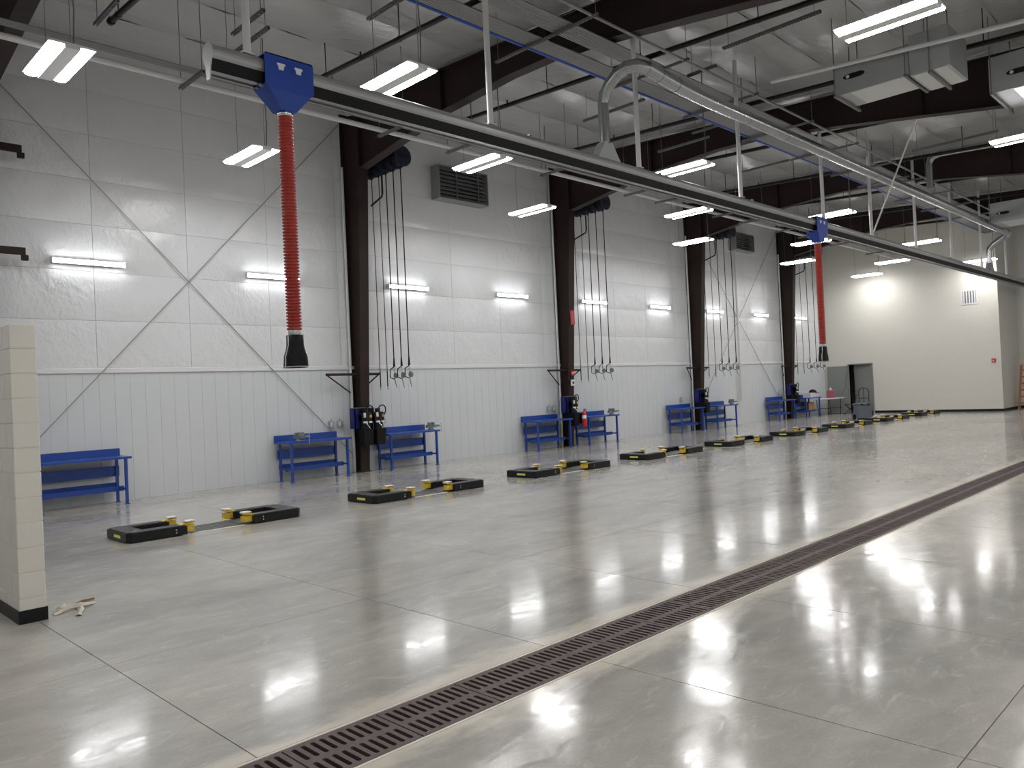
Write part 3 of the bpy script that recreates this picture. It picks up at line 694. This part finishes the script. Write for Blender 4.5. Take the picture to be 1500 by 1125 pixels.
vlist = [(8.42, 14.76, 'grey bench vise on the near end of the bench before the second column', 0.4), (12.02, 14.82, 'grey bench vise at far end of the bench past the second column', 1.2),
         (19.15, 14.82, 'grey bench vise at far end of the bench past the extinguisher column', 1.2), (26.44, 14.82, 'grey bench vise at far end of the bench past the fourth column', 1.2)]
for i, (x, y, lab, rz) in enumerate(vlist):
    if i == 0: v0.location = (x, y, 0.84); v0['label'] = lab; v0.rotation_euler = (0,0,rz)
    else: dup(v0, (x, y, 0.84), lab, rz)

# ------------------------------------------------------------------ fluid stations on the columns
def station(cx, n, label):
    t = thing('fluid_station', label, 'fluid pump', (cx, 14.865, 0))
    MB().box(-0.33, -0.20, -0.02, 0.0, 1.0, 1.46).box(-0.33, -0.31, -0.02, 0.18, 1.0, 1.46).build('blue_plate', 'station_blue', t)
    MB().box(-0.40, 0.14, -0.05, 0.03, 1.46, 1.475).build('top_bracket', 'strut', t)
    MB().box(-0.20, 0.15, -0.03, 0.045, 0.98, 1.45).build('mount_plate', 'black_paint', t)
    for k in range(n):
        x = -0.12+0.34*k
        pk = MB().cyl((x,-0.12,0.99), (x,-0.12,1.36), 0.105, 12).bbox(x-0.13, x+0.14, -0.20, -0.03, 1.16, 1.36, 0.03).cyl((x,-0.12,1.36), (x,-0.12,1.44), 0.06, 12).cyl((x-0.13,-0.12,1.24), (x+0.13,-0.12,1.24), 0.07, 12).build('pump_body', 'black_paint', t)
        MB().box(x-0.10, x-0.06, -0.235, -0.201, 1.25, 1.35).build('label_plate', 'white_plastic', pk)
        MB().box(x-0.11, x-0.02, -0.232, -0.19, 1.12, 1.16).build('label_plate', 'white_plastic', pk)
        MB().box(x+0.02, x+0.10, -0.232, -0.19, 1.125, 1.155).build('label_plate', 'white_plastic', pk)
        MB().cyl((x+0.07,-0.235,1.27), (x+0.07,-0.19,1.27), 0.035, 14).build('gauge', 'brass' if n == 2 else 'label_yellow', pk)
        MB().tube([(x-0.04,-0.2,1.12),(x+0.0,-0.24,1.05),(x+0.05,-0.22,0.98)], 0.014, 8).build('chrome_pipe', 'chrome', pk)
        lp = [(x+0.10+0.11*math.cos(a), -0.14-0.03*math.sin(a), 1.38+0.13*math.sin(a)) for a in [-0.8+PI*1.4*j/10 for j in range(11)]]
        MB().tube(lp, 0.014, 8).build('hose_loop', 'black_rubber', t)
        w_ = 0.13 if n == 2 else 0.11
        vv = [(x-w_,-0.25,0.98),(x+w_,-0.25,0.98),(x+w_,-0.02,0.98),(x-w_,-0.02,0.98),(x-w_*0.86,-0.22,0.62),(x+w_*0.86,-0.22,0.62),(x+w_*0.86,-0.04,0.62),(x-w_*0.86,-0.04,0.62)]
        MB().add(vv, [(0,1,2,3),(7,6,5,4),(0,1,5,4),(1,2,6,5),(2,3,7,6),(3,0,4,7)]).build('bucket', 'black_rubber', t)
    return t
station(10.2, 2, 'twin black fluid pumps with black buckets on the second steel column')
station(17.4, 1, 'black fluid pump with bucket above the red fire extinguisher')
station(24.6, 1, 'black fluid pump with bucket on the fourth steel column')
station(31.8, 1, 'black fluid pump with bucket on the last steel column')
ex = thing('fire_extinguisher', 'red fire extinguisher hanging on the third steel column', 'extinguisher', (17.52, 14.56, 0.56))
MB().lathe([(0.0,0.0),(0.06,0.0),(0.068,0.02),(0.068,0.36),(0.05,0.42),(0.022,0.45),(0.022,0.48),(0,0.48)], 18).build('cylinder', 'red', ex)
MB().lathe([(0.0695,0.24),(0.0695,0.34)], 18).build('label_band', 'white_plastic', ex)
MB().box(-0.012, 0.012, -0.06, 0.03, 0.48, 0.50).box(-0.012,0.012,-0.07,0.0,0.51,0.525).build('handle', 'black_paint', ex)
MB().tube([(0.02,0,0.48),(0.08,-0.01,0.47),(0.09,-0.01,0.35),(0.075,-0.01,0.2)], 0.011, 8).build('hose', 'black_rubber', ex)
MB().box(-0.03, 0.03, 0.07, 0.18, 0.1, 0.4).build('wall_bracket', 'black_paint', ex)
sg = MB().box(-0.09, 0.09, -0.006, 0, 0, 0.42).build('extinguisher_sign', 'red', None, (17.42, 14.747, 3.55)); tag(sg, 'tall narrow red sign on the third steel column', 'sign')
MB().box(-0.05, 0.05, -0.008, -0.0065, 0.05, 0.37).build('sign_face', 'pink', sg)
for nm, z, s_, m_, lab in (('column_tag', 1.86, 0.09, 'white_plastic', 'small white square tag on the third steel column'), ('alarm_pull', 2.14, 0.07, 'red', 'small red alarm device on the third steel column')):
    o = MB().bbox(-s_, s_, -0.03, 0, -s_, s_, 0.006).build(nm, m_, None, (17.42, 14.862, z)); tag(o, lab, 'tag' if nm == 'column_tag' else 'alarm')
    MB().box(-s_*0.4, s_*0.4, -0.033, -0.0305, -s_*0.4, s_*0.4).build('plate', 'black_paint' if nm == 'column_tag' else 'white_plastic', o)
for i, (x, lab) in enumerate(((9.52, 'grey outlet box on the liner wall, farther from second column'), (9.74, 'grey outlet box on the liner wall, right before second column'), (10.92, 'grey outlet box above the bench past second column'),
        (16.78, 'grey outlet box beside the extinguisher column'), (17.0, 'grey outlet box touching the extinguisher column trim'), (23.75, 'grey outlet box before fourth column'), (31.25, 'grey outlet box before last column'))):
    o = thing('outlet_box', lab, 'outlet', (x, W-0.012, 1.13))
    MB().bbox(-0.06, 0.06, -0.06, 0, -0.07, 0.07, 0.006).build('box', 'galv_sheet', o)
    MB().box(-0.04, 0.0, -0.066, -0.061, -0.05, 0.05).build('cover', 'white_plastic', o)
    MB().tube([(0,-0.03,0.07),(0,-0.03,0.12)], 0.011, 8).build('conduit_stub', 'conduit', o)

# ------------------------------------------------------------------ hose reels
def reel(oil):
    t = thing('hose_reel', '', 'hose reel')
    for s in (-1, 1):
        MB().tube([(0,s*0.105-0.006,0),(0,s*0.105+0.006,0)], 0.23, 24).build('side_disc', 'blue_dark', t)
    MB().tube([(0,-0.098,0),(0,0.098,0)], 0.19, 20).build('drum', 'black_rubber', t)
    MB().box(-0.03, 0.03, -0.10, 0.10, 0.19, 0.30).box(-0.12, 0.12, -0.118, -0.112, -0.05, 0.05).build('bracket', 'black_paint', t)
    MB().box(-0.05, 0.05, -0.04, 0.04, 0.24, 0.26).build('clip', 'white_plastic', t)
    MB().tube([(0.0,0.0,-0.18),(0.0,0.0,-0.27)], [0.03,0.02], 10).build('hose_guide', 'black_paint', t)
    if oil:
        MB().tube([(0,0,-0.2),(0.004,0,-2.0),(0.0,0,-4.52)], 0.0125, 8).build('hose', 'black_rubber', t)
        g = MB().tube([(0,0,-4.42),(0,0,-4.62)], [0.015,0.028], 8).tube([(0,0,-4.62),(-0.05,0.09,-4.68),(-0.05,0.10,-4.86),(0,0.02,-4.9)], 0.012, 8).build('oil_gun', 'black_rubber', t)
        MB().tube([(-0.02,-0.05,-4.82),(0.02,-0.05,-4.82)], 0.065, 14).build('meter', 'vise_grey', g)
        MB().tube([(0,0,-4.62),(0,0.0,-4.9)], 0.012, 8).build('gun_body', 'chrome', g)
        MB().tube([(0,0,-4.88),(0,-0.03,-5.0),(0,-0.07,-5.10)], [0.012,0.011,0.008], 8).build('spout', 'vise_grey', g)
    else:
        MB().tube([(0,0,-0.2),(0.004,0,-2.5),(0.0,0,-4.92)], 0.010, 8).build('hose', 'thin_hose', t)
        MB().tube([(0,0,-4.70),(0,0,-5.06)], 0.013, 8).build('sleeve', 'black_rubber', t)
        MB().tube([(0,0,-5.06),(0,0,-5.08)], 0.010, 8).tube([(0,0,-5.08),(0,0,-5.13)], 0.016, 8).build('coupler', 'chrome', t)
    return t
cn = ['second', 'third', 'fourth', 'last']
pa, pb = reel(False), reel(True); used = [0, 0]
for ci, cx in enumerate(COLX[1:]):
    for k in range(5):
        o_ = 1 if k >= 2 else 0
        lab = ('black hose reel with %s at the %s steel column, %s from the wall' % ('hanging oil gun' if o_ else 'thin air hose', cn[ci], ORD[k]))
        src = pb if o_ else pa; p = (cx+0.42, 14.86-0.275*k, 6.98)
        if not used[o_]: used[o_] = 1; src.location = p; src['label'] = lab
        else: src2 = dup(src, p, lab)
    mt = thing('reel_channel', 'light steel channel carrying the hose reels at the %s steel column' % cn[ci], 'strut', (cx+0.42, 0, 7.30))
    MB().box(-0.04, 0.04, 13.35, 15.22, -0.02, 0.03).build('channel', 'conduit', mt)
    MB().box(-0.41, 0.04, 14.48, 14.56, 0.031, 0.07).build('arm', 'brown_steel', mt)
    MB().tube([(0,13.45,0.03),(0,13.45,roofz(13.45)-7.28)], 0.008, 6).build('threaded_rod', 'strut', mt)
    pp = MB().tube([(0,0.0,0),(0,0.0,-0.42),(0,0.03,-0.5),(0,0.45,-0.62)], 0.022, 8).build('supply_pipe', 'brown_steel', None, (cx+0.30, 14.3, 6.7)); tag(pp, 'dark bent supply pipe below the hose reels at the %s steel column' % cn[ci], 'pipe')

# ------------------------------------------------------------------ floor lifts
def platform():
    t = thing('lift_platform', '', 'vehicle lift')
    U = [(0.06,-0.40),(0.74,-0.40),(0.74,-0.19),(0.26,-0.19),(0.26,0.19),(0.74,0.19),(0.74,0.40),(0.06,0.40),(0.0,0.34),(0.0,-0.34)]
    MB().prism(U, 2, 0.012, 0.120).build('chassis', 'black_paint', t)
    U2 = [(0.08,-0.385),(0.72,-0.385),(0.72,-0.205),(0.245,-0.205),(0.245,0.205),(0.72,0.205),(0.72,0.385),(0.08,0.385),(0.02,0.33),(0.02,-0.33)]
    MB().prism(U2, 2, 0.1205, 0.130).build('cover_plate', 'dark_top', t)
    MB().box(0.05, 0.66, -0.39, 0.39, 0.0, 0.0115).build('base_plate', 'black_rubber', t)
    MB().box(-0.006, -0.0005, -0.16, 0.06, 0.05, 0.085).build('name_plate', 'label_yellow', t)
    for y in (-0.295, 0.295):
        MB().prism([(0.0,-0.06),(0.07,-0.06),(0.12,-0.04),(0.12,0.04),(0.07,0.06),(0.0,0.06)], 2, 0.035, 0.115).build('arm', 'yellow', t).location = (0.742, y, 0)
        pd = MB().prism([(0.68,0.131),(0.86,0.160),(0.86,0.142),(0.74,0.117)], 1, y-0.055, y+0.055).build('wedge', 'yellow', t)
        MB().bbox(0.745, 0.87, y-0.055, y+0.055, 0.161, 0.176, 0.004).build('pad', 'white_pad', pd)
        for z in (0.05, 0.085):
            yy = -0.4-0.004 if y < 0 else 0.4
            MB().cyl((0.60, yy, z), (0.60, yy+0.004, z), 0.009, 8).build('bolt', 'chrome', t)
        MB().cyl((0.13, y, 0.130), (0.13, y, 0.136), 0.03, 12).build('lift_eye', 'chrome', t)
    MB().prism([(0.262,0.011),(0.262,0.035),(0.60,0.03),(0.86,0.010)], 1, -0.185, 0.185).build('ramp_plate', 'track_plate', t)
    return t
p0 = platform(); first = True
LYc = 10.62
for k in range(9):
    x0 = 3.42+3.66*k
    if x0+2.4 > XE: break
    la = 'black U-shaped platform, near half of %s floor lift from block partition' % ORD[k]
    lb = 'black U-shaped platform, far half of %s floor lift from block partition' % ORD[k]
    if first: p0.location = (x0, LYc, 0); p0['label'] = la; p0['group'] = 'floor lift platforms'; first = False
    else: dup(p0, (x0, LYc, 0), la)
    dup(p0, (x0+2.4, LYc, 0), lb, PI)
    tr = thing('floor_track', 'dark steel floor track joining both halves of the %s floor lift' % ORD[k], 'floor track', (x0+0.95, LYc, 0), 0, 'floor tracks of the lifts')
    MB().box(-0.12, 0.64, -0.30, 0.27, 0.0, 0.006).build('plate', 'track_plate', tr)
    for a, b in ((-0.36, -0.301), (0.271, 0.31)): MB().box(-0.1, 0.6, a, b, 0.0, 0.004).build('edge', 'light_edge', tr)
    for q in range(5): MB().box(-0.1, 0.62, -0.25+0.11*q, -0.235+0.11*q, 0.006, 0.010).build('rib', 'track_plate', tr)

# ------------------------------------------------------------------ far end: door, table, chair, cart, ladder
d1 = thing('door_1', None, None, (XE, 0, 0)); d1['kind'] = 'structure'
MB().box(-0.03, 0.21, DY0-0.05, DY0, 0, DZ+0.05).box(-0.03, 0.21, DY1, DY1+0.05, 0, DZ+0.05).box(-0.03, 0.21, DY0, DY1, DZ, DZ+0.05).build('frame', 'grey_door', d1)
lf = MB().box(-0.02, 0.025, 0.0, 0.90, 0.01, DZ-0.01).build('leaf', 'grey_door', d1, (0.1, DY0+0.005, 0)); lf.rotation_euler = (0, 0, -0.22)
MB().cyl((-0.06, 0.84, 1.0), (-0.02, 0.84, 1.0), 0.025, 10).build('knob', 'chrome', lf)
lf2 = MB().box(-0.075, -0.035, DY1+0.06, DY1+0.98, 0.01, DZ-0.03).build('open_leaf', 'grey_door', d1)
cr = MB().tube([(0,0,0),(-0.02,0.03,-0.6),(-0.03,0.1,-1.0),(-0.05,0.3,-1.35)], 0.01, 6).build('hanging_cord', 'cord', None, (XE-0.10, DY1+0.06, 2.18)); tag(cr, 'dark cord hanging from the door frame corner', 'cord')
ft = thing('folding_table', 'white folding table beside the far grey door', 'table', (33.95, 14.35, 0))
MB().bbox(0, 1.75, 0, 0.7, 0.71, 0.745, 0.01).build('top', 'white_plastic', ft)
for x in (0.2, 1.45):
    for y in (0.06, 0.62):
        MB().tube([(x, y, 0.71), (x+(0.18 if x < 1 else -0.05), y, 0.012)], 0.014, 8).build('leg', 'black_paint', ft)
    MB().tube([(x+0.12, 0.06, 0.3), (x+0.12, 0.62, 0.3)], 0.010, 6).build('cross_bar', 'black_paint', ft)
pk = thing('bottle_pack', 'pink wrapped pack of bottles standing on white folding table', 'pack', (34.95, 14.66, 0.745))
MB().bbox(-0.16, 0.16, -0.12, 0.12, 0, 0.36, 0.03).build('wrap', 'pink', pk)
MB().lathe([(0.0,0.47),(0.03,0.47),(0.035,0.42),(0.08,0.36),(0.0,0.36)], 12).build('cap', 'white_plastic', pk)
cp = thing('white_carton', 'low white carton with a black cap on top, on the last blue bench', 'box', (33.35, 14.85, 0.84))
MB().bbox(-0.42, 0.42, -0.18, 0.18, 0, 0.20, 0.01).build('carton', 'white_plastic', cp)
hb = thing('black_cap', 'black rounded cap lying on the white carton', 'cap', (33.5, 14.83, 1.04))
MB().lathe([(0.17,0.0),(0.16,0.05),(0.12,0.11),(0.05,0.14),(0.0,0.145)], 16).build('crown', 'black_rubber', hb)
MB().box(-0.12, 0.12, -0.27, -0.12, 0.0, 0.012).build('brim', 'black_rubber', hb)
cb = thing('cardboard_box', 'brown cardboard box on the shelf of the last blue bench', 'box', (33.4, 14.96, 0.288))
MB().bbox(-0.28, 0.22, -0.10, 0.10, 0, 0.34, 0.004).build('carton', 'cardboard', cb)
MB().box(-0.29, -0.283, -0.098, 0.098, 0.02, 0.33).build('shaded_side', 'cardboard_dark', cb)  # darker sheet over the box side; shade put into its colour
fc = thing('folding_chair', 'black metal folding chair in front of the grey door leaf', 'chair', (34.95, 13.85, 0), 0.35)
MB().bbox(-0.2, 0.2, -0.2, 0.2, 0.43, 0.455, 0.008).build('seat', 'black_paint', fc)
MB().box(-0.2, 0.2, -0.30, -0.285, 0.66, 0.84).build('backrest', 'black_paint', fc)
for x in (-0.21, 0.21):
    MB().tube([(x,-0.32,0.86),(x,-0.18,0.44),(x,0.22,0.01)], 0.012, 8).build('leg', 'black_paint', fc)
    MB().tube([(x,0.16,0.43),(x,-0.24,0.01)], 0.012, 8).build('leg', 'black_paint', fc)
MB().tube([(-0.21,0.12,0.12),(0.21,0.12,0.12)], 0.009, 6).tube([(-0.21,-0.16,0.10),(0.21,-0.16,0.10)], 0.009, 6).build('cross_bar', 'black_paint', fc)
ht = thing('hand_truck', 'dark hand truck with rounded handle standing at the grey door', 'hand truck', (33.2, 12.55, 0), PI/2)
arcp = [(-0.2,0,0.15),(-0.2,0,1.0)]+[(0.2*math.cos(a), 0, 1.0+0.18*math.sin(a)) for a in [PI-PI*k/8 for k in range(1, 8)]]+[(0.2,0,1.0),(0.2,0,0.15)]
MB().tube(arcp, 0.016, 8).build('frame', 'black_paint', ht)
MB().tube([(0,0,0.2),(0,0,1.17)], 0.012, 6).tube([(-0.2,0,0.75),(0.2,0,0.75)], 0.012, 6).tube([(-0.2,0,0.4),(0.2,0,0.4)], 0.012, 6).build('cross_bars', 'black_paint', ht)
MB().box(-0.22, 0.22, 0.0, 0.28, 0.0, 0.012).box(-0.22,0.22,-0.012,0.0,0.0,0.2).build('toe_plate', 'black_paint', ht)
for x in (-0.26, 0.26): MB().cyl((x-0.03,-0.06,0.12), (x+0.03,-0.06,0.12), 0.12, 16).build('wheel', 'black_rubber', ht)
tb = thing('tool_cart', 'dark grey plastic rolling tool box on the floor before the grey door', 'tool box', (30.9, 11.75, 0), -0.75)
MB().bbox(-0.27, 0.27, -0.2, 0.2, 0.05, 0.55, 0.02).build('bin', 'grey_plastic', tb)
MB().bbox(-0.28, 0.28, -0.21, 0.21, 0.55, 0.62, 0.01).build('lid', 'grey_plastic', tb)
for x in (-0.13, 0.13): MB().box(x-0.05, x+0.05, -0.222, -0.211, 0.55, 0.60).build('latch', 'black_paint', tb)
for x in (-0.29, 0.29): MB().cyl((x-0.025, 0.1, 0.1), (x+0.025, 0.1, 0.1), 0.10, 14).build('wheel', 'black_rubber', tb)
MB().box(-0.25, 0.25, -0.18, -0.08, 0.0, 0.05).build('foot', 'black_rubber', tb)
ld = thing('step_ladder', 'closed wooden orange step ladder leaning beside the far wall corner', 'ladder', (37.55, 7.72, 0))
def slope(z, s): return (0.0+0.20*z/1.8, s*(0.25-0.11*z/1.8))
for s in (-1, 1):
    a, b = slope(0, s), slope(1.8, s)
    MB().add([(a[0]-0.04,a[1]-0.035,0),(a[0]+0.04,a[1]-0.035,0),(a[0]+0.04,a[1]+0.035,0),(a[0]-0.04,a[1]+0.035,0),(b[0]-0.04,b[1]-0.035,1.8),(b[0]+0.04,b[1]-0.035,1.8),(b[0]+0.04,b[1]+0.035,1.8),(b[0]-0.04,b[1]+0.035,1.8)],
             [(3,2,1,0),(4,5,6,7),(0,1,5,4),(1,2,6,5),(2,3,7,6),(3,0,4,7)]).build('side_rail', 'wood_orange', ld)
    MB().tube([(a[0]+0.10,a[1],0.012),(b[0]+0.06,b[1],1.75)], 0.02, 6).build('rear_rail', 'wood_orange', ld)
for k in range(6):
    z = 0.25+0.27*k; c = slope(z, 1)
    MB().box(c[0]-0.045, c[0]+0.045, -c[1]+0.02, c[1]-0.02, z-0.03, z+0.03).build('step', 'wood_orange', ld)
MB().bbox(0.13, 0.31, -0.17, 0.17, 1.80, 1.825, 0.004).build('top_cap', 'wood_orange', ld)
vt = thing('wall_vent', 'white framed wall vent with dark vertical slots on cream block wall', 'vent', (XE, 9.185, 4.70))
MB().box(-0.02, -0.001, -0.30, 0.30, -0.30, -0.25).box(-0.02, -0.001, -0.30, 0.30, 0.25, 0.30).box(-0.02,-0.001,-0.30,-0.25,-0.25,0.25).box(-0.02,-0.001,0.25,0.30,-0.25,0.25).build('frame', 'white_plastic', vt)
MB().box(-0.008, -0.001, -0.25, 0.25, -0.25, 0.25).build('back', 'louver_blade', vt)
sl = MB().box(-0.018, -0.0085, -0.022, 0.022, -0.25, 0.25).mesh('slat', 'white_plastic')
for k in range(5): link('slat', sl, vt, (0, -0.2+0.1*k, 0))
al = thing('fire_alarm', 'small red alarm device near the cream wall corner', 'alarm', (XE, 8.43, 2.05))
MB().bbox(-0.05, -0.001, -0.07, 0.07, -0.08, 0.08, 0.008).build('body', 'red', al)
MB().box(-0.056, -0.0505, -0.02, 0.03, -0.03, 0.02).build('strobe', 'white_plastic', al)
wc = MB().tube([(0,0,0.0),(0,0,6.9)], 0.05, 10).build('downpipe', 'white_pipe', None, (27.85, W-0.14, 0.9)); tag(wc, 'white round pipe running up the wall behind the far-end vise', 'pipe')
# crumpled paper on the floor
def litter(label, loc, pts, wd):
    g = MB(); v = []
    for i, (x, y, z) in enumerate(pts):
        a = (pts[min(i+1, len(pts)-1)][0]-pts[max(i-1,0)][0], pts[min(i+1, len(pts)-1)][1]-pts[max(i-1,0)][1]); l = math.hypot(*a) or 1
        nx, ny = -a[1]/l, a[0]/l; w_ = wd*(0.5+0.5*random.random())
        v += [(x-nx*w_, y-ny*w_, max(0.002, z*0.5)), (x, y, z+0.008), (x+nx*w_, y+ny*w_, max(0.002, z*0.6))]
    f = []
    for i in range(len(pts)-1):
        for k in range(2): f.append((3*i+k, 3*i+k+1, 3*i+4+k, 3*i+3+k))
    me = g.add(v, f).mesh('crumpled_paper', 'paper'); o = link('crumpled_paper', me, None, loc)
    sm = o.modifiers.new('thickness', 'SOLIDIFY'); sm.thickness = 0.003
    return tag(o, label, 'paper')
litter('crumpled beige paper loop on the floor beside the block partition', (1.93, 7.22, 0.0), [(0.0,0.10,0.01),(-0.03,0.16,0.03),(0.03,0.2,0.04),(0.09,0.17,0.03),(0.12,0.10,0.02),(0.10,0.0,0.02),(0.06,-0.10,0.012),(0.03,-0.17,0.008)], 0.035)
litter('dark paper sliver sticking out of the crumpled paper loop', (1.93, 7.22, 0.0), [(0.08,0.16,0.02),(0.16,0.2,0.035),(0.24,0.27,0.02),(0.30,0.33,0.008)], 0.014).data.materials[0] = MATS['cardboard_dark']  # darker colour than the other scraps
litter('torn beige paper strip lying across the crumpled paper loop', (1.93, 7.22, 0.0), [(-0.10,0.02,0.008),(-0.04,0.05,0.02),(0.03,0.06,0.05),(0.12,0.08,0.045),(0.2,0.13,0.02),(0.26,0.18,0.008)], 0.022)
pb_ = MB().lathe([(0.0,0.018),(0.012,0.014),(0.014,0.006),(0.008,0.0),(0.0,0.0)], 8).build('pebble', 'black_rubber', None, (3.15, 1.38, 0.0)); tag(pb_, 'small dark clod of dirt on the open concrete floor', 'dirt')
